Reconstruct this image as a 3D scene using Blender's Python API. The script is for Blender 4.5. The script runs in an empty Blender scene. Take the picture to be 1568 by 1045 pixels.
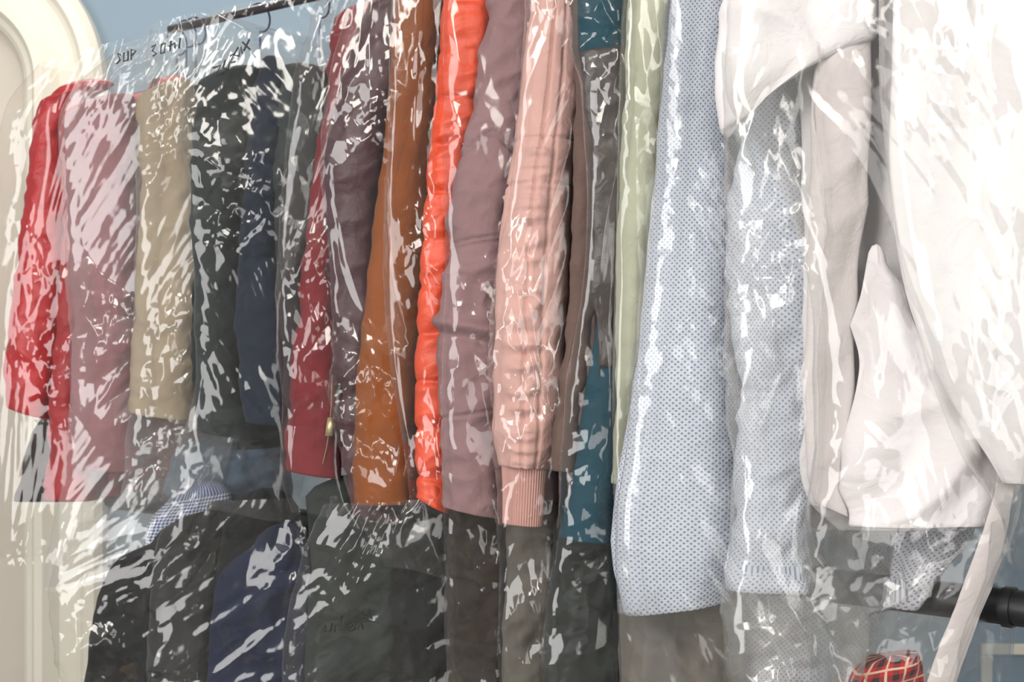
import bpy, math
import numpy as np
from mathutils import Vector

ZC=1.45
K=0.72/1568.0
def Wp(u,v,D): return np.array([(u-784)*K*D, D, ZC-(v-522.5)*K*D])
def Dof(u): return 1.0/(0.37+(0.69-0.37)*u/1568.0)
RD=np.array([0.83,-0.56,0.0]); RD/=np.linalg.norm(RD)      # along the rail, towards the near end
BD=np.array([0.56,0.83,0.0]); BD/=np.linalg.norm(BD)       # across the rail (width of a garment)

scene=bpy.context.scene
# ---------------------------------------------------------------- noise
def _h(ix,iy,seed):
    h=(ix*374761393+iy*668265263+seed*1274126177)&0xffffffff
    h=((h^(h>>13))*1274126177)&0xffffffff
    return h^(h>>16)
def pn(x,y,seed=0):
    x=np.asarray(x,float)+seed*17.31; y=np.asarray(y,float)+seed*9.77
    xi=np.floor(x).astype(np.int64); yi=np.floor(y).astype(np.int64)
    xf=x-xi; yf=y-yi
    def g(ix,iy,dx,dy):
        a=(_h(ix,iy,seed)&0xffff)/65536.0*2*np.pi
        return np.cos(a)*dx+np.sin(a)*dy
    f=lambda t:t*t*t*(t*(t*6-15)+10)
    u=f(xf); v=f(yf)
    a=g(xi,yi,xf,yf); b=g(xi+1,yi,xf-1,yf); c=g(xi,yi+1,xf,yf-1); d=g(xi+1,yi+1,xf-1,yf-1)
    return (a*(1-u)+b*u)*(1-v)+(c*(1-u)+d*u)*v*1.0
def ridge(x,y,seed=0): return 1-np.abs(pn(x,y,seed))*2.6
def vor(x,y,seed=0):
    """Manhattan F1: flat facets meeting in straight creases"""
    xi=np.floor(x).astype(np.int64); yi=np.floor(y).astype(np.int64)
    best=np.full(np.shape(x),9.0)
    for i in(-1,0,1):
        for j in(-1,0,1):
            h=_h(xi+i,yi+j,seed)
            px=xi+i+(h&0xfff)/4096.0; py=yi+j+((h>>12)&0xfff)/4096.0
            best=np.minimum(best,np.abs(x-px)+np.abs(y-py))
    return best
def rot(s,t,a): return s*math.cos(a)+t*math.sin(a), -s*math.sin(a)+t*math.cos(a)
def crumple(s,t,seed,amp=1.0,ang=0.0,stretch=2.5,ten=1.0):
    """creased thin film: tension folds + clustered flat facets at three sizes. amp may be an array"""
    x,y=rot(s,t,ang)
    wx=x+0.012*pn(x*9,y*5,seed+5)
    h=0.0040*ridge(wx*9,y*9/(stretch*2.4),seed)
    h=h+0.0020*ridge(wx*22,y*22/(stretch*2.8),seed+11)
    h=h+0.0008*ridge(wx*50,y*50/(stretch*2.8),seed+12)
    h=h*ten
    m=np.clip(0.38+1.9*pn(s*5,t*3.6,seed+3),0.10,1.2)*amp
    m2=np.clip(0.35+2.0*pn(s*8,t*6,seed+4),0.0,1.1)
    sw=0.006*pn(s*40,t*40,seed+13)
    x2,y2=rot(s+sw,t,ang+.45)
    h=h+m*0.0150*vor(x2*14,y2*14/1.9,seed+1)
    x3,y3=rot(s,t+sw,ang-.6)
    h=h+m*(.35+m2)*0.0085*vor(x3*30,y3*30/1.8,seed+2)
    x4,y4=rot(s+sw,t+sw,ang+1.1)
    h=h+m*(.2+m2)*0.0028*vor(x4*66,y4*66/1.8,seed+6)
    return h

# ---------------------------------------------------------------- materials
def nt(name):
    m=bpy.data.materials.new(name); m.use_nodes=True
    n=m.node_tree; n.nodes.clear()
    o=n.nodes.new('ShaderNodeOutputMaterial'); return m,n,o
def N(n,t,**k):
    x=n.nodes.new(t)
    for a,b in k.items(): setattr(x,a,b)
    return x
def rgb(h):
    h=h.lstrip('#'); c=[int(h[i:i+2],16)/255 for i in (0,2,4)]
    return tuple([(x/12.92 if x<=.04045 else ((x+.055)/1.055)**2.4) for x in c])+(1,)
def mathn(n,op,a,b=None):
    x=n.nodes.new('ShaderNodeMath'); x.operation=op
    for i,q in enumerate((a,b)):
        if q is None: continue
        if isinstance(q,(int,float)): x.inputs[i].default_value=q
        else: n.links.new(q,x.inputs[i])
    return x.outputs[0]
def mixc(n,f,a,b):
    x=n.nodes.new('ShaderNodeMix'); x.data_type='RGBA'
    if isinstance(f,(int,float)): x.inputs[0].default_value=f
    else: n.links.new(f,x.inputs[0])
    for i,q in ((6,a),(7,b)):
        if isinstance(q,tuple): x.inputs[i].default_value=q
        else: n.links.new(q,x.inputs[i])
    return x.outputs[2]
def fabric(name,col,rough=.85,kind='plain',col2=None,scale=900,bump=.25,sheen=.05,var=.12):
    m,n,o=nt(name); L=n.links
    p=N(n,'ShaderNodeBsdfPrincipled'); L.new(p.outputs[0],o.inputs[0])
    p.inputs['Roughness'].default_value=rough
    p.inputs['Sheen Weight'].default_value=sheen
    p.inputs['Specular IOR Level'].default_value=.25 if rough>.6 else .5
    uv=N(n,'ShaderNodeTexCoord')
    c=rgb(col); dark=tuple([x*(1-var*2.2) for x in c[:3]])+(1,)
    nz=N(n,'ShaderNodeTexNoise'); nz.inputs['Scale'].default_value=14; nz.inputs['Detail'].default_value=5
    L.new(uv.outputs['UV'],nz.inputs['Vector'])
    base=mixc(n,nz.outputs['Fac'],dark,tuple([min(1,x*(1+var*.6)) for x in c[:3]])+(1,))
    mp=N(n,'ShaderNodeMapping'); L.new(uv.outputs['UV'],mp.inputs['Vector'])
    h=None; bd=.0006
    if kind=='dots':
        mp.inputs['Rotation'].default_value=(0,0,math.radians(45))
        v=N(n,'ShaderNodeTexVoronoi'); v.inputs['Scale'].default_value=scale; v.inputs['Randomness'].default_value=.12
        L.new(mp.outputs[0],v.inputs['Vector'])
        r=N(n,'ShaderNodeMapRange'); r.inputs[1].default_value=.18; r.inputs[2].default_value=.32
        L.new(v.outputs['Distance'],r.inputs[0])
        base=mixc(n,r.outputs[0],rgb(col2),base); h=r.outputs[0]; bd=.0008
    elif kind in('check','plaid'):
        sp=N(n,'ShaderNodeSeparateXYZ'); L.new(mp.outputs[0],sp.inputs[0])
        fx=mathn(n,'FRACT',mathn(n,'MULTIPLY',sp.outputs[0],scale)); fy=mathn(n,'FRACT',mathn(n,'MULTIPLY',sp.outputs[1],scale))
        w=.5 if kind=='check' else .34
        a=mathn(n,'LESS_THAN',fx,w); b=mathn(n,'LESS_THAN',fy,w)
        f=mathn(n,'MULTIPLY',mathn(n,'ADD',a,b),.5)
        base=mixc(n,f,base,rgb(col2))
        if kind=='plaid':
            a2=mathn(n,'LESS_THAN',mathn(n,'ABSOLUTE',mathn(n,'SUBTRACT',fx,.65)),.07)
            b2=mathn(n,'LESS_THAN',mathn(n,'ABSOLUTE',mathn(n,'SUBTRACT',fy,.65)),.07)
            base=mixc(n,mathn(n,'MULTIPLY',mathn(n,'MAXIMUM',a2,b2),.7),base,rgb('#d8c8b0'))
    if h is None:
        w1=N(n,'ShaderNodeTexNoise'); w1.inputs['Scale'].default_value=700; w1.inputs['Detail'].default_value=2
        L.new(mp.outputs[0],w1.inputs['Vector'])
        h=w1.outputs['Fac']
    L.new(base,p.inputs['Base Color'])
    n2=N(n,'ShaderNodeTexNoise'); n2.inputs['Scale'].default_value=38; n2.inputs['Detail'].default_value=4; n2.inputs['Distortion'].default_value=.6
    L.new(mp.outputs[0],n2.inputs['Vector'])
    b1=N(n,'ShaderNodeBump'); b1.inputs['Distance'].default_value=.008; b1.inputs['Strength'].default_value=.45
    L.new(n2.outputs['Fac'],b1.inputs['Height'])
    b=N(n,'ShaderNodeBump'); b.inputs['Distance'].default_value=bd; b.inputs['Strength'].default_value=bump*2
    L.new(h,b.inputs['Height']); L.new(b1.outputs[0],b.inputs['Normal']); L.new(b.outputs[0],p.inputs['Normal'])
    return m
def film(name,haze=.008,rough=.095,refl=1.0,tint=(.985,.985,.978,1)):
    """thin polyethylene: clear, faint haze, fresnel gloss on both faces; all creases are in the mesh"""
    m,n,o=nt(name); L=n.links
    ge=N(n,'ShaderNodeNewGeometry')
    ior=mathn(n,'SUBTRACT',1.5,mathn(n,'MULTIPLY',ge.outputs['Backfacing'],1.5-1/1.5))
    fr=N(n,'ShaderNodeFresnel'); L.new(ior,fr.inputs['IOR'])
    f=mathn(n,'MINIMUM',mathn(n,'MULTIPLY',fr.outputs[0],.95*refl),.3)
    gl=N(n,'ShaderNodeBsdfGlossy'); gl.inputs['Roughness'].default_value=rough
    gl.inputs['Color'].default_value=(1,1,1,1)
    tr=N(n,'ShaderNodeBsdfTransparent'); tr.inputs[0].default_value=tint
    df=N(n,'ShaderNodeBsdfDiffuse'); df.inputs[0].default_value=(.9,.9,.88,1)
    m1=N(n,'ShaderNodeMixShader'); m1.inputs[0].default_value=haze
    L.new(tr.outputs[0],m1.inputs[1]); L.new(df.outputs[0],m1.inputs[2])
    m2=N(n,'ShaderNodeMixShader'); L.new(f,m2.inputs[0]); L.new(m1.outputs[0],m2.inputs[1]); L.new(gl.outputs[0],m2.inputs[2])
    L.new(m2.outputs[0],o.inputs[0])
    return m
def solid(name,col,rough=.5,metal=0,nsc=8,var=.06):
    m,n,o=nt(name); L=n.links
    p=N(n,'ShaderNodeBsdfPrincipled'); L.new(p.outputs[0],o.inputs[0])
    p.inputs['Roughness'].default_value=rough; p.inputs['Metallic'].default_value=metal
    tc=N(n,'ShaderNodeTexCoord'); nz=N(n,'ShaderNodeTexNoise'); nz.inputs['Scale'].default_value=nsc; nz.inputs['Detail'].default_value=5
    L.new(tc.outputs['Object'],nz.inputs['Vector'])
    c=rgb(col)
    L.new(mixc(n,nz.outputs['Fac'],tuple([x*(1-var*2) for x in c[:3]])+(1,),c),p.inputs['Base Color'])
    return m

# ---------------------------------------------------------------- mesh helpers
def mesh_grid(name,P,UV,mat,closed=True,smooth=True,parent=None):
    nr,nc=P.shape[:2]
    me=bpy.data.meshes.new(name)
    co=P.reshape(-1,3)
    i=np.arange(nr-1)[:,None]; 
    cc=nc-1 if not closed else nc
    j=np.arange(cc)[None,:]; j2=(j+1)%nc
    q=np.stack([i*nc+j,i*nc+j2,(i+1)*nc+j2,(i+1)*nc+j],-1).reshape(-1,4)
    me.vertices.add(len(co)); me.vertices.foreach_set('co',co.astype(np.float32).ravel())
    me.loops.add(q.size); me.loops.foreach_set('vertex_index',q.astype(np.int32).ravel())
    me.polygons.add(len(q)); me.polygons.foreach_set('loop_start',np.arange(0,q.size,4,dtype=np.int32))
    try: me.polygons.foreach_set('loop_total',np.full(len(q),4,dtype=np.int32))
    except Exception: pass
    uvl=me.uv_layers.new(name='UVMap')
    uv=UV.reshape(-1,2)[q.ravel()]
    if closed:
        per=UV[:,-1,0]+ (UV[:,-1,0]-UV[:,-2,0])
        uv=uv.reshape(-1,4,2)
        last=(np.arange(len(q))%cc)==cc-1
        rows=np.arange(len(q))//cc
        uv[last,1,0]=per[rows[last]]; uv[last,2,0]=per[rows[last]]
        uv=uv.reshape(-1,2)
    uvl.data.foreach_set('uv',uv.astype(np.float32).ravel())
    me.update(calc_edges=True); me.validate()
    me.polygons.foreach_set('use_smooth',np.full(len(me.polygons),smooth))
    me.materials.append(mat)
    ob=bpy.data.objects.new(name,me); scene.collection.objects.link(ob)
    if parent: ob.parent=parent
    return ob
def cr(rows,n):
    R=np.array(rows,float)
    mid=np.stack([(R[:,0]+R[:,2])/2,(R[:,1]+R[:,3])/2],1)
    d=np.r_[0,np.cumsum(np.linalg.norm(np.diff(mid,axis=0),axis=1))]
    t=np.linspace(0,d[-1],n)
    m=np.zeros_like(R)
    sl=np.diff(R,axis=0)/np.diff(d)[:,None]
    m[0]=sl[0]; m[-1]=sl[-1]
    if len(R)>2: m[1:-1]=(sl[1:]+sl[:-1])/2
    k=np.clip(np.searchsorted(d,t,side='right')-1,0,len(d)-2)
    h=(d[k+1]-d[k]); x=((t-d[k])/h)[:,None]; h=h[:,None]
    return (2*x**3-3*x**2+1)*R[k]+(x**3-2*x**2+x)*h*m[k]+(-2*x**3+3*x**2)*R[k+1]+(x**3-x**2)*h*m[k+1]
def norm_rows(rows):
    out=[]
    for r in rows:
        if len(r)==3: out.append((r[0],r[1],r[2],r[1]))
        else: out.append(tuple(r[:4]))
    return out
def tube(name,rows,D,mat,bf=.8,bb=.8,backdir=None,disp=None,res=.004,na=None,cap=True,exp=1.0,parent=None,absb=False,hemj=0,seed=1,frontbias=0,capz=.35):
    rows=norm_rows(rows)
    v0=rows[0][1]; v1=rows[-1][1]
    length=abs(v1-v0)*K*D
    n=max(12,int(length/res))
    R=cr(rows,n)
    Dq=np.full(n,float(D))
    Lp=np.stack([(R[:,0]-784)*K*Dq,Dq,ZC-(R[:,1]-522.5)*K*Dq],1)
    Rp=np.stack([(R[:,2]-784)*K*Dq,Dq,ZC-(R[:,3]-522.5)*K*Dq],1)
    C=(Lp+Rp)/2; e1=(Rp-Lp)/2; a=np.linalg.norm(e1,axis=1)
    am=a.mean()
    if na is None: na=min(360,max(24,int(2*math.pi*am*1.1/res)))
    if frontbias:
        nf=int(na*frontbias); nb=na-nf
        xs=np.linspace(-1,1,nf,endpoint=False); xs=.8*xs+.2*np.sin(xs*math.pi/2)
        thf=math.pi+np.arccos(np.clip(-np.sign(xs)*np.abs(xs)**(1/exp),-1,1))
        th=np.r_[np.linspace(math.pi/2,math.pi,nb//2,endpoint=False),thf,np.linspace(2*math.pi,2.5*math.pi,nb-nb//2,endpoint=False)]
    else:
        th=np.linspace(math.pi/2,math.pi/2+2*math.pi,na,endpoint=False)
    c=np.cos(th); s=np.sin(th)
    c2=np.sign(c)*np.abs(c)**exp; s2=np.sign(s)*np.abs(s)**exp
    bfv=(np.full(n,bf) if absb else a*bf); bbv=(np.full(n,bb) if absb else a*bb)
    bd=np.array([0,1.,0]) if backdir is None else backdir
    ey=np.array([0,1.,0])
    P=C[:,None,:]+e1[:,None,:]*c2[None,:,None]
    front=(s2<0)
    off=np.where(front[None,:,None],ey*(bfv[:,None,None]*s2[None,:,None]),bd*(bbv[:,None,None]*s2[None,:,None]))
    P=P+off
    mid=P[n//2]; ds=np.linalg.norm(np.diff(mid,axis=0),axis=1); sc=np.r_[0,np.cumsum(ds)]
    fi=np.argmin(s); sc=sc-sc[fi]
    tt=np.r_[0,np.cumsum(np.linalg.norm(np.diff(C,axis=0),axis=1))]
    S=np.broadcast_to(sc[None,:],(n,na)).copy()*(a/am)[:,None]**0.5; T=np.broadcast_to(tt[:,None],(n,na)).copy()
    V=np.broadcast_to(R[:,1][:,None],(n,na))
    Nn=np.zeros_like(P)
    Nn+= (e1/ a[:,None])[:,None,:]*c2[None,:,None]**(3 if frontbias else 1)
    Nn+= np.where(front[None,:,None],ey*s2[None,:,None],bd*s2[None,:,None])
    Nn/=np.maximum(1e-6,np.linalg.norm(Nn,axis=2,keepdims=True))
    if disp is not None:
        h=disp(S,T,V,np.broadcast_to(c2[None,:],(n,na)))
        P=P+Nn*h[:,:,None]
    if hemj:
        w=np.clip((T-(tt[-1]-.12))/.12,0,1)
        P[:,:,2]+=w*hemj*pn(S*9,T*0+1.5,seed+40)*2
    UV=np.stack([S,T],-1)
    if cap:
        def ring(k,f,dz):
            cc=P[k].mean(0); r=cc+(P[k]-cc)*f; r=r.copy(); r[:,2]+=dz; return r
        bot=[ring(-1,.93,-.001),ring(-1,.86,.012),ring(-1,.8,.03),ring(-1,.02,.035)]
        top=[ring(0,.02,am*capz),ring(0,.5,am*capz*.86),ring(0,.85,am*capz*.46)]
        P=np.concatenate([np.array(top),P,np.array(bot)]); 
        UV=np.concatenate([np.repeat(UV[:1],3,0),UV,np.repeat(UV[-1:],4,0)])
    return mesh_grid(name,P,UV,mat,True,True,parent)

def folds(seed,a1=.007,a2=.006,a3=.0025,hx=1.0,edge=0.0):
    def f(S,T,V,c):
        h=a1*pn(S*14*hx+pn(S*5,T*3,seed)*1.0,T*2.2,seed)*2
        h=h+a2*ridge((S+T*.55)*9,(T-S*.3)*13,seed+3)-a2*.5
        h=h+a3*ridge((S-T*.4)*22,(T+S*.6)*30,seed+7)
        return h*(1-edge*np.abs(c)**3)
    return f
def groove(V,T,vs,w=2.2,d=.003):
    h=0*V
    for v in vs: h=h-d*np.exp(-((V-v)/w)**2)
    return h

def empty(name,loc=(0,0,0)):
    e=bpy.data.objects.new(name,None); e.empty_display_size=.05; scene.collection.objects.link(e); return e

def body(name,u,D,vsh,vhem,mat,parent,W=.42,th=.028,seed=1,off=.015,farsleeve=True,res=.008):
    base=Wp(u,vsh,D); zt=base[2]; zh=Wp(u,vhem,D)[2]
    b0=base+BD*off
    na=120; th_=np.linspace(0,2*math.pi,na,endpoint=False)
    nr=max(30,int((zt-zh)/res)); q=np.linspace(0,1,nr)
    p=W/2-W/2*np.cos(th_); lat=np.sin(th_)
    prof=-.055+.075*np.clip(1-np.abs(p-W/2)/(W/2),0,1)**.8
    prof=prof+np.where(np.abs(p-W/2)<.055,.02,0)
    topz=zt+prof
    Q,Pp=np.meshgrid(q,p,indexing='ij'); lat2=np.broadcast_to(lat[None,:],Q.shape)
    Z=topz[None,:]*(1-Q)+zh*Q
    thick=th*np.sqrt(np.clip(1-(1-np.clip(Q*12,0,1))**2,0.02,1))*(1+.25*Q)
    h=.012*pn(Pp*16,Z*2,seed)+.004*ridge(Pp*12+Z*5,Z*12,seed+2)
    latd=lat2*thick+np.sign(lat2)*h*np.minimum(1,np.abs(lat2)*2)
    P=b0[None,None,:]*np.array([1,1,0])+BD*Pp[:,:,None]+RD*latd[:,:,None]
    P[:,:,2]=Z
    UV=np.stack([Pp,-Z],-1)
    c=P[-1].mean(0); r=(c+(P[-1]-c)*.95)[None]; r[:,:,2]+=.03
    P=np.concatenate([P,r]); UV=np.concatenate([UV,UV[-1:]])
    ob=mesh_grid(name,P,UV,mat,True,True,parent)
    if farsleeve:
        n=50; na=28; q=np.linspace(0,1,n); t2=np.linspace(0,2*math.pi,na,endpoint=False)
        r=.045*(1-.35*q); cz=zt-.05-q*(zt-zh)*.95
        cen=b0*np.array([1,1,0])+BD*(W+.0+.03*np.sqrt(q))[:,None]; cen[:,2]=cz
        P=cen[:,None,:]+BD*(r[:,None]*np.cos(t2)[None,:])[:,:,None]+RD*(r[:,None]*.6*np.sin(t2)[None,:])[:,:,None]
        T,S=np.meshgrid(q*.6,t2*.04,indexing='ij')
        P+= BD*(.006*pn(S*20,T*15,seed+5))[:,:,None]
        P=np.concatenate([(P[0].mean(0)+(P[0]-P[0].mean(0))*.02)[None]+np.array([0,0,.02]),P]); UV=np.stack([S,T],-1); UV=np.concatenate([UV[:1],UV])
        mesh_grid(name+'_far_sleeve',P,UV,mat,True,True,parent)
    return ob

def curve(name,pts,r,mat,parent=None,cyc=False,poly=True):
    cu=bpy.data.curves.new(name,'CURVE'); cu.dimensions='3D'; cu.bevel_depth=r; cu.bevel_resolution=3; cu.use_fill_caps=True
    if isinstance(pts[0][0],(list,tuple,np.ndarray)): strokes=pts
    else: strokes=[pts]
    for st in strokes:
        if poly:
            s=cu.splines.new('POLY'); s.points.add(len(st)-1)
            for i,p in enumerate(st): s.points[i].co=(*p,1)
        else:
            s=cu.splines.new('BEZIER'); s.bezier_points.add(len(st)-1)
            for i,p in enumerate(st):
                b=s.bezier_points[i]; b.co=p; b.handle_left_type=b.handle_right_type='AUTO'
        s.use_cyclic_u=cyc
    cu.materials.append(mat)
    ob=bpy.data.objects.new(name,cu); scene.collection.objects.link(ob)
    if parent: ob.parent=parent
    return ob
RAILZ=ZC+.60
wire=solid('hanger_wire','#2c3a66',.4,.3)
def hanger(u,D,vsh,W=.42,off=.015):
    b=Wp(u,vsh,D); z=b[2]; c=b+BD*(off+W/2); c[2]=0
    e=empty('wire_hanger')
    zz=lambda p,z: tuple(c+BD*p+np.array([0,0,z]))
    curve('hanger_arms',[zz(-W/2+.03,z-.06),zz(-.05,z+.0),zz(0,z+.035),zz(.05,z),zz(W/2-.03,z-.06),zz(0,z-.065)],.002,wire,e,cyc=True)
    top=RAILZ+.022; pts=[zz(0,z+.035),zz(0,max(z+.06,top-.075))]
    for a in np.linspace(-.5*math.pi,.95*math.pi,14):
        pts.append(zz(.026*math.cos(a),top-.026+.026*math.sin(a)))
    curve('hanger_hook',pts,.002,wire,e)

# ---------------------------------------------------------------- garment materials
M={}
def F(k,*a,**kw): M[k]=fabric(k,*a,**kw); return M[k]
F('red_nylon','#b8101b',rough=.42,sheen=0); F('crimson_cloth','#9e1620',rough=.6)
F('rosewood_cloth','#8c555c'); F('beige_cloth','#a0917b'); F('olive_cloth','#282f2f'); F('navy_cloth','#131e2e'); F('charcoal_cloth','#2b3334')
F('dark_red_cloth','#74242a'); F('plum_satin','#3f1c26',rough=.5,sheen=0); F('rust_suede','#88491b',var=.15); F('orange_nylon','#dc4c29',rough=.45,sheen=0)
F('mauve_twill','#8a6c6f'); F('pink_twill','#cda39b'); F('pink_rib','#c79a91'); F('taupe_cloth','#66534d'); F('teal_cloth','#0b3d4c',sheen=0); F('dark_teal','#23474d')
F('bark_satin','#352d2a',rough=.4)
F('sage_cloth','#adb09c',var=.05); F('blue_mesh','#bfc5d0',kind='dots',col2='#727f99',scale=215,var=.04,bump=.3)
F('white_cotton','#d8d3d5',var=.04); F('white_poplin','#d8d5d7',var=.03); F('ivory_cloth','#cdc6c6',var=.04)
F('black_wool','#111416'); F('navy_wool','#111b36'); F('slate_wool','#292f2d'); F('umber_wool','#332b26'); F('khaki_wool','#6e6962'); F('grey_knit','#aeb0b8',kind='dots',col2='#74767f',scale=210)
F('blue_gingham','#ccd2de',kind='check',col2='#2c3c70',scale=170); F('red_tartan','#b3181c',kind='plaid',col2='#131217',scale=62)
F('steel_blue','#4a5f75')
film1=film('clear_film')
film2=film('crumpled_film',haze=.010,rough=.10,refl=1.1)
film3=film('soft_film',haze=.007,rough=.09)
film4=film('layered_film',haze=.075,rough=.12,refl=1.25)
film5=film('double_film',haze=.035,rough=.11,refl=1.2)

# ---------------------------------------------------------------- upper row
def jacket(name,rows,mat,vsh=None,vhem=None,seed=1,D=None,bodymat=None,disp=None,hang=True,W=.42,far=True,bf=.8,**kw):
    e=empty(name); rr=norm_rows(rows)
    um=np.mean([(r[0]+r[2])/2 for r in rr]); 
    if D is None: D=Dof(um)
    a=abs(rr[len(rr)//2][2]-rr[len(rr)//2][0])*K*D/2
    tube('sleeve',rows,D+a*bf,M[mat],bf=bf,bb=bf,disp=disp or folds(seed),parent=e,seed=seed,**kw)
    if vsh is None:
        vsh=rr[0][1]-10
    if vhem is not None:
        ut=(rr[0][0]+rr[0][2])/2
        body('torso',ut,D+a*1.2,vsh,vhem,M[bodymat or mat],e,seed=seed,W=W,farsleeve=far)
        if hang: hanger(ut,D+a*1.2,vsh,W=W)
    return e,D

jacket('red_jacket',[(92,142,170,128),(66,165,112,172),(50,260,106,270),(35,370,102,380),(20,480,97,500),(12,560,88,590),(12,622,74,642)],'red_nylon',vsh=118,vhem=700,seed=3)
jacket('crimson_coat',[(100,178,185,150),(98,300,140),(92,450,140),(80,600,138),(67,764,150,766)],'crimson_cloth',vsh=130,vhem=765,seed=5)
jacket('rosewood_shirt',[(108,182,205,150),(112,300,215),(116,450,208),(118,600,206),(120,715,214,722)],'rosewood_cloth',vsh=140,vhem=740,seed=7,bodymat='crimson_cloth')
jacket('beige_shirt',[(212,158,300,130),(218,300,305),(208,450,305),(202,560,305),(202,630,300,645)],'beige_cloth',vsh=130,vhem=650,seed=9)
jacket('olive_jacket',[(300,135,395,105),(292,300,385),(300,450,372),(300,600,372),(310,660,405,675)],'olive_cloth',vsh=105,vhem=690,seed=11)
e,D=jacket('navy_trousers',[(397,95,432,95),(378,300,434),(362,450,432),(366,560,438),(372,645,442,652)],'navy_cloth',seed=13,D=Dof(410)-.05)
jacket('charcoal_jacket',[(428,105,500,110),(418,300,492),(425,440,486),(432,600,480),(436,690,480)],'charcoal_cloth',vsh=85,vhem=720,seed=15)
e_dr,D_dr=jacket('dark_red_jacket',[(515,30,600,5),(498,200,562),(475,350,532),(455,500,526),(444,620,522),(437,718,520,732)],'dark_red_cloth',vsh=10,vhem=735,seed=17)
jacket('plum_blouse',[(592,-60,645,-70),(540,80,622),(502,220,592),(505,400,580),(520,560,585),(530,700,592),(545,788,612,800)],'plum_satin',vsh=-60,vhem=780,seed=19)
jacket('rust_coat',[(612,-80,676,-80),(598,100,670),(584,250,664),(568,400,652),(552,550,643),(539,700,638),(543,772,636,768)],'rust_suede',vsh=-80,vhem=760,seed=21,disp=folds(21,.004,.003,.001))
def quilt(S,T,V,c):
    ph=(V-8)/72.0+.03*pn(S*12,T*3,4)
    b=np.abs(np.sin(ph*np.pi))**.35
    return (.015*b-.011+.006*ridge(S*22,T*34,33)*(1.1-b)+.004*ridge(S*30+T*20,T*30,35))*(1-.6*np.abs(c)**3)
jacket('orange_puffer_jacket',[(690,-100,775,-100),(680,0,758),(668,150,738),(655,280,712),(645,420,695),(638,560,690),(638,700,688),(640,762,686,785)],'orange_nylon',vsh=-95,vhem=770,seed=23,disp=quilt,res=.003)
fm=folds(25,.005,.007,.003)
jacket('mauve_bomber_jacket',[(762,-110,835,-110),(748,0,824),(716,200,797),(692,320,777),(679,450,767),(678,600,763),(680,775,763,792)],'mauve_twill',vsh=-110,vhem=780,seed=25,res=.0025,
  disp=lambda S,T,V,c: fm(S,T,V,c)+groove(V+c*8,T,[368,376,632],2.4,.005)+groove(V-(c*34)**2*.03,T,[206,213],2.4,.005)+.008*np.exp(-((V-500-c*10)/9)**2)-.006*np.exp(-((V-520-c*10)/8)**2)+.005*np.exp(-((V-410+c*12)/8)**2))
fp=folds(27,.003,.003,.001)
def pinkd(S,T,V,c):
    g=np.exp(-((c+.12)/.42)**2)
    r=ridge(S*9+.5*pn(S*40,T*10,5),T*36,61)
    return fp(S,T,V,c)+g*.011*r*(V>230)+(-.008*np.exp(-((c+.12)/.05)**2))-.004*np.exp(-((c-.35)/.05)**2)+groove(V,T,[215,285],2.4,.004)
e_pk,D_pk=jacket('pink_bomber_jacket',[(830,-110,905,-110),(818,0,893),(800,150,886),(781,280,872),(764,400,868),(758,550,862),(757,660,857),(764,712,846,718)],'pink_twill',vsh=-110,vhem=790,seed=27,res=.0025,disp=pinkd)
tube('ribbed_cuff',[(767,706,840,712),(769,740,836,745),(769,801,831,806)],D_pk+.032,M['pink_rib'],bf=.7,bb=.7,res=.0016,na=300,parent=e_pk,
  disp=lambda S,T,V,c:.0009*np.sin(S*2*np.pi/.0036)-.001)
jacket('taupe_jacket',[(880,0,935),(885,120,928),(878,300,922),(868,450,912),(855,600,895),(846,720,885,722)],'taupe_cloth',vsh=-100,vhem=715,seed=29)
e_t,D_t=jacket('teal_trousers',[(884,-90,962,-90),(882,20,958),(892,120,956),(915,250,952),(922,400,952),(915,500,948),(898,600,944),(880,720,942),(859,822,939,832)],'teal_cloth',seed=31,disp=folds(31,.004,.0015,.0005),D=Dof(925))
curve('side_seam',[tuple(Wp(*p)) for p in [(931,480,D_t-.004),(915,580,D_t-.004),(893,720,D_t-.004),(874,824,D_t-.002)]],.0016,M['dark_teal'],e_t,poly=False)
jacket('dark_brown_scarf',[(888,80,950,70),(896,150,952),(906,260,952),(908,360,950),(906,430,946),(912,500,940),(920,560,938)],'bark_satin',seed=32,D=D_t-.012,bf=.3,capz=.1,disp=folds(32,.004,.005,.002))
jacket('sage_blouse',[(964,-110,1040,-110),(960,0,1032),(954,150,1020),(949,300,1008),(944,400,994),(946,480,988),(944,600,976),(940,740,966,745)],'sage_cloth',vsh=-120,vhem=735,seed=33,disp=folds(33,.0045,.003,.001))
fb=folds(35,.005,.002,.0003)
jacket('pale_blue_mesh_jacket',[(1040,-130,1136,-130),(1030,0,1127),(1013,180,1116),(998,350,1120),(976,550,1130),(951,740,1138),(944,850,1136),(962,942,1122,916)],'blue_mesh',vsh=-140,vhem=880,seed=35,disp=lambda S,T,V,c:fb(S,T,V,c)-.003*np.exp(-((V-760)/60)**2)*np.cos(S*60),bf=.5)
jacket('pale_blue_mesh_shirt',[(1140,-130,1240,-130),(1130,0,1240),(1132,200,1236),(1126,400,1244),(1128,650,1246),(1130,820,1242),(1120,900,1236,905)],'blue_mesh',vsh=-140,vhem=880,seed=37,disp=folds(37,.012,.010,.004),D=Dof(1165)-.03)
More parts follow.
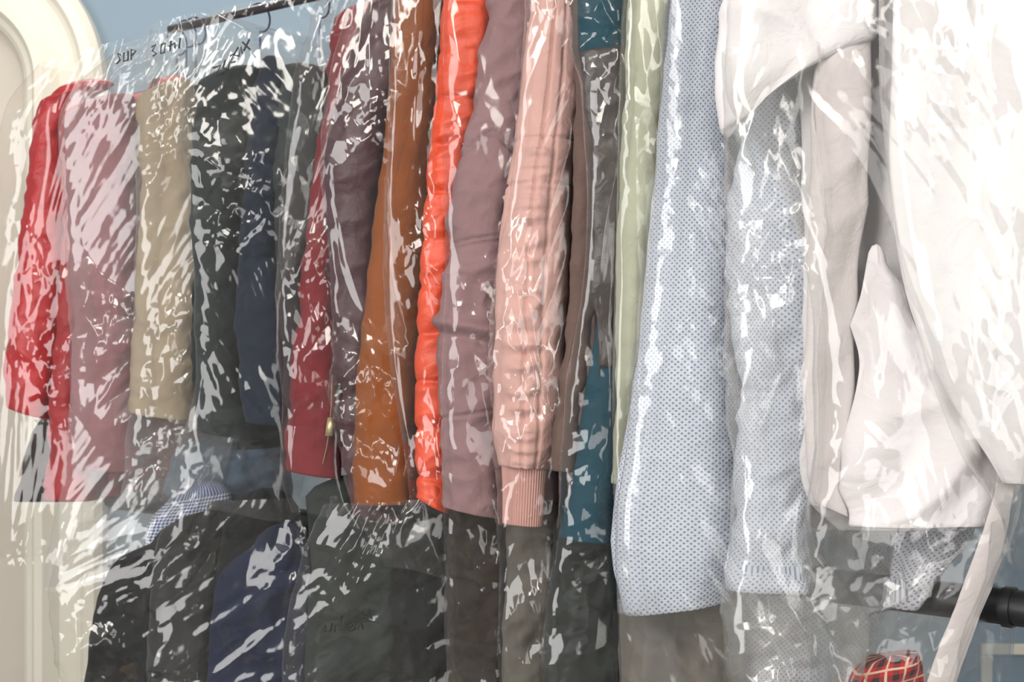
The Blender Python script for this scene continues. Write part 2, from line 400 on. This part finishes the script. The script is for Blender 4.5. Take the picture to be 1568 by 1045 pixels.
# white shirts / coat at the near end
e_w=empty('white_coat')
Dw=Dof(1330)
tube('coat_side',[(1236,-150,1620,-150),(1236,100,1620),(1242,400,1600),(1244,640,1580),(1246,760,1540),(1290,812,1500,806)],Dw+.05,M['white_poplin'],bf=.12,bb=.2,parent=e_w,res=.0045,
  disp=lambda S,T,V,c:.02*pn(S*10+.5*pn(S*4,T*3,3),T*1.3,41)+.005*ridge(S*7+T*6,T*5,42))
tube('coat_sleeve',[(1262,60,1340,40),(1248,150,1338),(1242,300,1330),(1240,450,1312),(1241,600,1306),(1244,700,1300),(1250,770,1300,792)],Dw-.0,M['ivory_cloth'],bf=.35,bb=.4,parent=e_w,
  disp=lambda S,T,V,c:.014*pn(S*22+T*2,T*1.6,44)+.004*ridge(S*14+T*9,T*7,45))
tube('coat_front_flap',[(1334,400,1350,402),(1314,470,1396,492),(1306,560,1446,572),(1304,640,1496,636),(1302,740,1540,690),(1310,806,1500,806)],Dw-.01,M['white_cotton'],bf=.08,bb=.08,parent=e_w,
  disp=lambda S,T,V,c:.018*pn(S*14+T*6,T*5,47)+.014*ridge(S*8+T*9,T*6-S*4,48))
tube('belt_strap',[(1532,682,1566,684),(1522,760,1552),(1490,860,1530,868),(1455,950,1500),(1415,1060,1462),(1400,1130,1440)],Dw-.03,M['ivory_cloth'],bf=.15,bb=.15,parent=e_w,
  disp=folds(49,.003,.001,.0005))
hanger(1400,Dw+.05,-150)
e_s=empty('white_shirt')
Ds=Dof(1240)-.07
tube('shirt_cuff',[(1120,-150,1345,-150),(1118,-20,1342),(1110,60,1342,30),(1108,130,1338,62),(1114,190,1250,92),(1120,206,1200,118)],Ds+.03,M['white_poplin'],bf=.3,bb=.3,parent=e_s,
  disp=lambda S,T,V,c:.020*pn(S*14+T*4,T*5,51)+.009*ridge(S*8-T*12,T*5+S*7,52))
e_s2=empty('white_tunic')
tube('tunic_sleeve',[(1368,-150,1660,-150),(1372,100,1660),(1376,300,1650),(1400,450,1640),(1450,600,1620),(1530,740,1620)],Dof(1500)+.04,M['white_poplin'],bf=.15,bb=.25,parent=e_s2,res=.0045,
  disp=lambda S,T,V,c:.036*pn(S*13+.4*pn(S*4,T*3,3),T*1.0,55)+.004*ridge(S*9+T*2,T*4,56))
# zip on dark red jacket
e_z=empty('zip_pull'); e_z.parent=e_dr
zD=D_dr-.003
curve('zip_teeth',[tuple(Wp(*p)) for p in [(509,575,zD),(506,640,zD),(497,700,zD),(488,728,zD)]],.0013,solid('zip_brass','#8a6a4c',.4,.7),e_z,poly=False)
zm=solid('zip_metal','#cdbf96',.4,.7)
P=np.array([[Wp(502,640,zD-.004),Wp(511,640,zD-.004)],[Wp(500,652,zD-.006),Wp(512,652,zD-.006)],[Wp(498,668,zD-.006),Wp(510,668,zD-.006)]])
zz=mesh_grid('zip_tab',P,np.zeros((3,2,2)),zm,False,True,e_z); so=zz.modifiers.new('s','SOLIDIFY'); so.thickness=.002

# ---------------------------------------------------------------- lower row
def lower(name,rows,mat,dd_=.10,seed=1,bf=.6,**kw):
    rr=norm_rows(rows); um=np.mean([(r[0]+r[2])/2 for r in rr])
    e=empty(name); tube('garment_side',rows,Dof(um)+dd_,M[mat],bf=bf,bb=1.0,parent=e,disp=folds(seed,.014,.016,.007,edge=.85),res=.005,**kw); return e
lower('umber_work_jacket',[(60,650,150,640),(40,700,150),(35,740,140),(28,765,130)],'umber_wool',.2,seed=60)
lower('gingham_shirt',[(258,768,350,752),(232,800,356,790),(222,860,350),(220,950,340)],'blue_gingham',.12,seed=61,bf=.3)
lower('grey_blue_skirt',[(265,700,440,690),(255,760,445),(300,830,440)],'steel_blue',.3,seed=59)
lower('black_suit_jacket',[(232,832,400,805),(180,858,380,830),(152,910,350),(138,980,340),(120,1130,330)],'black_wool',.0,seed=62,bf=.3)
lower('black_wool_coat',[(350,785,450,770),(340,830,500),(330,900,500),(330,1130,500)],'black_wool',.09,seed=68,bf=.3)
lower('navy_blazer',[(390,835,472,825),(345,870,478),(325,940,482),(318,1130,490)],'navy_wool',.04,seed=63,bf=.3)
lower('slate_jacket',[(470,760,640,750),(474,860,640),(470,940,640),(462,1130,640)],'slate_wool',.07,seed=64,bf=.3)
lower('black_cardigan',[(600,740,700,740),(600,860,700),(600,940,700),(596,1130,700)],'black_wool',.12,seed=74)
lower('umber_cardigan',[(190,985,296,977),(184,1010,300),(178,1130,300)],'umber_wool',-.03,seed=65,capz=.08,bf=.2)
lower('umber_coat',[(690,760,790,760),(684,850,790),(684,950,780),(684,1130,780)],'umber_wool',.1,seed=66)
lower('taupe_trousers',[(775,780,860,780),(775,850,862),(770,950,860),(770,1130,860)],'khaki_wool',.12,seed=76)
lower('slate_coat',[(850,800,960,800),(840,900,960),(835,980,960),(830,1130,960)],'slate_wool',.1,seed=67)
lower('khaki_trousers',[(950,880,1140,870),(950,1000,1140),(950,1130,1140)],'khaki_wool',.08,seed=69,bf=.3)
lower('grey_mesh_jacket',[(1130,700,1380,700),(1130,800,1375),(1128,950,1345),(1130,1030,1310),(1140,1130,1300)],'grey_knit',.22,seed=70,bf=.25)
lower('grey_knit_cardigan',[(1370,760,1500,760),(1370,830,1485),(1360,880,1440),(1350,930,1400)],'grey_knit',.08,seed=71,bf=.3)
lower('tartan_shirt',[(1330,1014,1402,998),(1308,1034,1410,1014),(1298,1130,1425)],'red_tartan',-.01,seed=72,bf=.12,capz=.04)

# ---------------------------------------------------------------- plastic bags
marker=solid('marker_ink','#1b1b1d',.5)
def bag(rows,fm=film1,D=None,back=.36,seed=1,amp=1.0,ang=0.0,front=.02,doff=-.02,stretch=2.5,res=.0030,hemj=.02,exp=.6,backdir=BD,hot=(),ten=1.0):
    rr=norm_rows(rows); um=np.mean([(r[0]+r[2])/2 for r in rr])
    if D is None: D=Dof(um)
    wd=max(abs(r[2]-r[0]) for r in rr)*K*D
    na=int(min(430,max(160,(wd+.04)/.0024+70)))
    def dsp(S,T,V,c):
        A=np.full(S.shape,float(amp))
        for v,w_,k_ in hot: A=A+k_*np.exp(-((V-v)/w_)**2)
        return (crumple(S,T,seed,A,ang,stretch,ten)-.006)*(1-.45*np.abs(c)**4)
    return tube('plastic_garment_bag',rows,D+doff,fm,bf=front,bb=back,absb=True,backdir=backdir,cap=False,na=na,res=res,
       disp=dsp,seed=seed,hemj=hemj,exp=exp,frontbias=.8),D+doff-front-.012
bag([(60,100,200,60),(12,160,190),(0,300,170),(-8,500,160),(-8,700,170),(0,860,150,870)],film3,seed=1,D=Dof(90),doff=-.03,ang=.1,amp=.6,ten=.8,hot=[(560,60,.4)])
_,dB=bag([(190,70,300,45),(104,150,290,100),(100,300,300),(112,500,308),(100,700,300),(85,800,290),(70,900,280,870)],film4,seed=2,D=Dof(180),doff=-.02,ang=.6,amp=1.0,ten=.8,hot=[(430,90,.6),(690,70,.5)])
b3b,d3b=bag([(235,45,330,20),(215,160,390,60),(215,300,380),(205,480,372),(200,650,370),(190,760,340,770)],film5,seed=3,D=Dof(260),ang=.5,amp=1.0,doff=-.04,ten=.8,hot=[(400,120,.4)])
b3,d3=bag([(330,20,480,-10),(290,150,505,60),(292,300,495),(300,450,440),(300,600,440),(270,700,445),(250,770,440,780)],film1,seed=4,D=Dof(390),ang=-.5,amp=1.1,doff=-.07,ten=.8,hot=[(190,80,.5),(610,80,.6)])
bag([(500,-30,600,-40),(450,150,575),(428,320,550),(425,420,535),(432,600,530),(430,740,530),(445,790,560,800)],film1,seed=5,D=Dof(500),ang=.1,doff=-.025,amp=.7,ten=.8,hot=[(170,70,.6)])
bag([(560,-70,650,-80),(510,100,640),(494,230,610),(502,380,612),(515,540,638),(526,680,642),(540,770,660),(590,860,690,880)],film2,seed=6,D=Dof(580),ang=-.2,doff=-.02,amp=1.0,ten=.8,hot=[(600,130,.9),(720,60,.5),(260,60,.4)])
bag([(600,-80,690,-80),(596,100,680),(590,250,672),(585,450,690),(600,600,692),(620,700,692),(625,790,690)],film3,seed=7,D=Dof(660),ang=0,doff=-.02,amp=.5,ten=.7,hot=[(740,60,1.0)])
bag([(678,-110,840,-110),(678,60,830),(680,300,795),(680,600,770),(681,800,772),(682,950,775),(682,1130,780)],film3,seed=8,D=Dof(735),ang=-.3,doff=-.02,amp=.7,ten=.7,stretch=3.5,hot=[(980,130,.6),(60,80,.3)])
bag([(810,-110,908,-110),(800,60,898),(785,250,885),(762,420,876),(757,600,868),(760,760,856),(765,950,850),(765,1130,850)],film1,seed=9,D=Dof(820),ang=.35,doff=-.02,amp=.7,ten=.7,hot=[(310,70,.4),(980,130,.6)])
bag([(885,-110,966,-110),(885,60,962),(895,200,955),(895,380,950),(880,520,950),(862,700,945),(852,850,945),(835,1000,950),(830,1130,950)],film2,seed=10,D=Dof(915),ang=.1,doff=-.03,amp=.9,hot=[(280,220,.5),(980,110,.6)])
bag([(955,-120,1042,-120),(950,150,1028),(944,300,1012),(940,450,1000),(936,600,990),(940,800,985),(945,900,985)],film3,seed=11,D=Dof(985),ang=-.1,doff=-.02,amp=.45,ten=.7)
bag([(1015,-140,1250,-140),(1012,60,1250),(1004,250,1250),(985,450,1252),(958,680,1252),(940,830,1250),(945,960,1245),(948,1130,1240)],film1,seed=12,D=Dof(1090),ang=-.55,doff=-.035,amp=.5,ten=.6,stretch=3.5,front=.03,hot=[(250,70,.5),(760,60,.5),(1010,70,.7)])
bag([(1108,80,1246,70),(1112,200,1246),(1118,400,1250),(1122,650,1250),(1126,830,1246),(1115,950,1320,930),(1130,1060,1300)],film4,seed=6,D=Dof(1170),ang=.3,doff=-.12,amp=1.3,stretch=3,front=.03,hot=[(300,120,.5),(600,100,.5)])
bag([(1115,-160,1600,-160),(1110,50,1600),(1112,150,1600),(1190,280,1600),(1238,450,1590),(1244,700,1570),(1232,840,1545,820),(1260,960,1500,925),(1330,1060,1450),(1340,1130,1440)],film3,seed=14,D=Dof(1320),ang=-.35,doff=-.06,amp=.3,ten=.55,stretch=4,front=.04,hot=[(620,90,.7),(860,80,1.0)])
bag([(1345,-160,1680,-160),(1345,100,1680),(1360,300,1680),(1400,500,1680),(1470,700,1680),(1530,800,1680),(1540,870,1660)],film3,seed=15,D=Dof(1500),ang=.05,doff=-.02,amp=.2,ten=.4,stretch=5,front=.04,hot=[(150,50,.5)])
# lower bags
bag([(120,800,330,770),(90,850,340,830),(75,900,330),(90,980,320),(110,1130,310)],film2,seed=21,D=Dof(210),doff=-.09,ang=1.1,amp=1.3)
bag([(260,770,460,760),(240,850,480,830),(230,930,490),(240,1130,490)],film2,seed=22,D=Dof(360),doff=-.09,ang=.9,amp=1.2,stretch=4)
b23,d23=bag([(500,770,690,760),(460,860,700,830),(440,950,700),(430,1130,700)],film2,seed=2,D=Dof(570),doff=-.08,ang=.9,amp=1.2,stretch=3)
bag([(950,920,1250,900),(950,1000,1260),(952,1130,1260)],film2,seed=25,D=Dof(1080),doff=-.06,ang=-.4,amp=1.2)
bag([(1240,800,1520,800),(1240,880,1510,860),(1230,960,1470),(1280,1130,1440)],film1,seed=26,D=Dof(1350),doff=-.07,ang=.9,amp=1.2,stretch=3)

# marker writing on the film (pen strokes)
def writing(name,strokes,D,parent,r=.0014):
    st=[[tuple(Wp(u,v,D)) for u,v in s] for s in strokes]
    curve(name,st,r,marker,parent)
writing('marker_text',[[(326,104),(338,100),(330,116),(343,110)],[(345,92),(341,104),(349,106),(352,90),(350,103)],[(352,86),(358,82),(353,96),(361,94)],[(365,72),(358,84),(366,86),(369,70),(371,82)],[(371,64),(383,76)],[(382,60),(373,78)]],d3-.006,b3)
writing('marker_text',[[(185,84),(180,82),(184,92),(178,98)],[(190,80),(189,94),(196,92),(196,78)],[(201,92),(201,76),(208,78),(202,85)],[(232,72),(239,68),(233,78),(240,82),(234,86)],[(247,68),(246,82),(252,80),(253,66),(247,68)],[(262,62),(260,78)],[(258,71),(268,66),(268,74)],[(276,58),(274,74)]],d3b-.006,b3b)
writing('marker_text',[[(498,958),(497,968),(506,966),(508,955)],[(512,968),(512,958),(519,957)],[(522,945),(522,966),(527,957),(531,965)],[(540,957),(535,960),(536,966),(542,964),(541,955),(544,965)],[(548,965),(549,956),(554,957),(556,964)],[(560,940),(562,935),(560,952),(552,950)]],d23-.012,b23)

# ---------------------------------------------------------------- rails
blk=solid('rail_black','#26282c',.35,.3)
def rail(name,z,off,u0,u1,r):
    a=Wp(u0,500,Dof(u0))+BD*off; b=Wp(u1,500,Dof(u1))+BD*off; a[2]=z;b[2]=z
    e=empty(name); curve('tube',[tuple(a),tuple(b)],r,blk,e)
    return e,a,b
e,a,b=rail('clothes_rail',RAILZ,.23,112,1750,.0085)
e2,a2,b2=rail('lower_clothes_rail',ZC-.292,.10,105,1900,.020)
d=(b2-a2)/np.linalg.norm(b2-a2)
for p in (.87,.9):
    q=a2+(b2-a2)*p; curve('rail_collar',[tuple(q),tuple(q+d*.012)],.0225,blk,e2)
for end in (a+(b-a)*.36,b):
    ee=empty('rail_stand'); f=end.copy(); f[2]=0.01; curve('upright',[tuple(f),tuple(end)],.011,blk,ee)
    curve('foot',[tuple(f-BD*.3+np.array([0,0,.01])),tuple(f+BD*.3+np.array([0,0,.01]))],.018,blk,ee)

# ---------------------------------------------------------------- room
wall=solid('painted_wall','#8699a8',.8,0,3,.05)
cream=solid('cream_paint','#e6e2d4',.5,0,3,.04)
def box(name,x0,x1,y0,y1,z0,z1,mat,parent=None,bev=0):
    me=bpy.data.meshes.new(name)
    v=[(x,y,z) for x in(x0,x1) for y in(y0,y1) for z in(z0,z1)]
    f=[(0,1,3,2),(4,6,7,5),(0,4,5,1),(2,3,7,6),(0,2,6,4),(1,5,7,3)]
    me.from_pydata(v,[],f); me.update(); me.materials.append(mat)
    ob=bpy.data.objects.new(name,me); scene.collection.objects.link(ob)
    if bev:
        m=ob.modifiers.new('b','BEVEL'); m.width=bev; m.segments=3
    if parent: ob.parent=parent
    return ob
YW=3.9
box('wall_back',-3,3,YW,YW+.1,0,3,wall)
box('floor',-3,3,-3,YW,-.1,0,solid('floor_tile','#8a857c',.5,0,4,.1))
box('ceiling',-3,3,-3,YW,3,3.1,solid('ceiling_paint','#e9e7e2',.8))
kk=K*YW; cx=(-60-784)*kk; cz=ZC-(130-522.5)*kk
prof=[(225,.0),(225,.05),(215,.07),(200,.075),(192,.055),(185,.05),(160,.05),(152,.065),(140,.085),(128,.085),(120,.06),(112,.055),(105,.04),(105,0)]
nA=48
def pt(r,ang): return (cx+r*math.cos(ang),cz+r*math.sin(ang))
G=[]
rr_=[p[0]*kk for p in prof]; dd2=[p[1] for p in prof]
G.append([(cx+r,YW-d_,0.0) for r,d_ in zip(rr_,dd2)])
for i in range(nA+1):
    an=math.pi*i/nA
    G.append([(pt(r,an)[0],YW-d_,pt(r,an)[1]) for r,d_ in zip(rr_,dd2)])
G.append([(cx-r,YW-d_,0.0) for r,d_ in zip(rr_,dd2)])
G=np.array(G)
mesh_grid('trim_1',G,np.zeros(G.shape[:2]+(2,)),cream,False,False)
dp=[(cx+105*kk*math.cos(a_),cz+105*kk*math.sin(a_)) for a_ in np.linspace(0,math.pi,30)]
dp=[(cx+105*kk,0)]+dp+[(cx-105*kk,0)]
me=bpy.data.meshes.new('door_1'); me.from_pydata([(x,YW-.012,z) for x,z in dp],[],[tuple(range(len(dp)))]); me.materials.append(solid('door_paint','#d0c8bb',.6))
scene.collection.objects.link(bpy.data.objects.new('door_1',me))
x0,x1=(1500-784)*kk,(1700-784)*kk; z0,z1=ZC-(1300-522.5)*kk,ZC-(985-522.5)*kk
pe=empty('trim_2')
for nme,b_ in (('rail_top',(x0,x1,z1-.03,z1)),('rail_bottom',(x0,x1,z0,z0+.03)),('stile_a',(x0,x0+.03,z0+.03,z1-.03)),('stile_b',(x1-.03,x1,z0+.03,z1-.03))):
    box(nme,b_[0],b_[1],YW-.02,YW,b_[2],b_[3],cream,pe,.004)

# ---------------------------------------------------------------- lights
def area(name,loc,tgt,sx,sy,p,col=(1,1,1)):
    l=bpy.data.lights.new(name,'AREA'); l.shape='RECTANGLE'; l.size=sx; l.size_y=sy; l.energy=p; l.color=col
    o=bpy.data.objects.new(name,l); scene.collection.objects.link(o); o.location=loc
    o.rotation_euler=(Vector(tgt)-Vector(loc)).to_track_quat('-Z','Y').to_euler()
area('left_softbox',(-2.6,-1.2,1.75),(-.3,2,1.4),1.6,2.2,98,(1,.98,.97))  # added softbox behind the camera, no window there; main light and film highlights
area('overhead_softbox_a',(-.8,.0,2.9),(-.4,2,1.2),.45,1.5,46,(1,.95,.88))  # added softbox overhead, unseen; lights the garments and gives the film streaks
area('overhead_softbox_b',(.9,-.4,2.9),(.2,1.9,1.2),.45,1.5,30,(1,.95,.88))  # second added overhead softbox, out of view, for the near end
area('right_softbox',(1.8,-2.0,1.7),(.3,1.8,1.3),1.2,2.0,38,(1,.98,.96))  # added softbox, no door here; placed for highlights on the centre and right bags
area('back_lamp',(-.8,3.2,2.9),(-.8,3.0,1.2),1.2,.3,16,(1,.96,.9))
w=bpy.data.worlds.new('World'); scene.world=w; w.use_nodes=True
bg=w.node_tree.nodes['Background']; bg.inputs[0].default_value=(1,.98,.97,1); bg.inputs[1].default_value=.42

cam=bpy.data.cameras.new('Camera'); cam.lens=50; cam.sensor_width=36
cam.dof.use_dof=True; cam.dof.focus_distance=1.75; cam.dof.aperture_fstop=11
co=bpy.data.objects.new('Camera',cam); scene.collection.objects.link(co); co.location=(0,0,ZC); co.rotation_euler=(math.pi/2,0,0)
scene.camera=co
scene.cycles.transparent_max_bounces=20
scene.cycles.max_bounces=5; scene.cycles.diffuse_bounces=2; scene.cycles.glossy_bounces=2
scene.cycles.caustics_reflective=False; scene.cycles.caustics_refractive=False
scene.view_settings.view_transform='Standard'
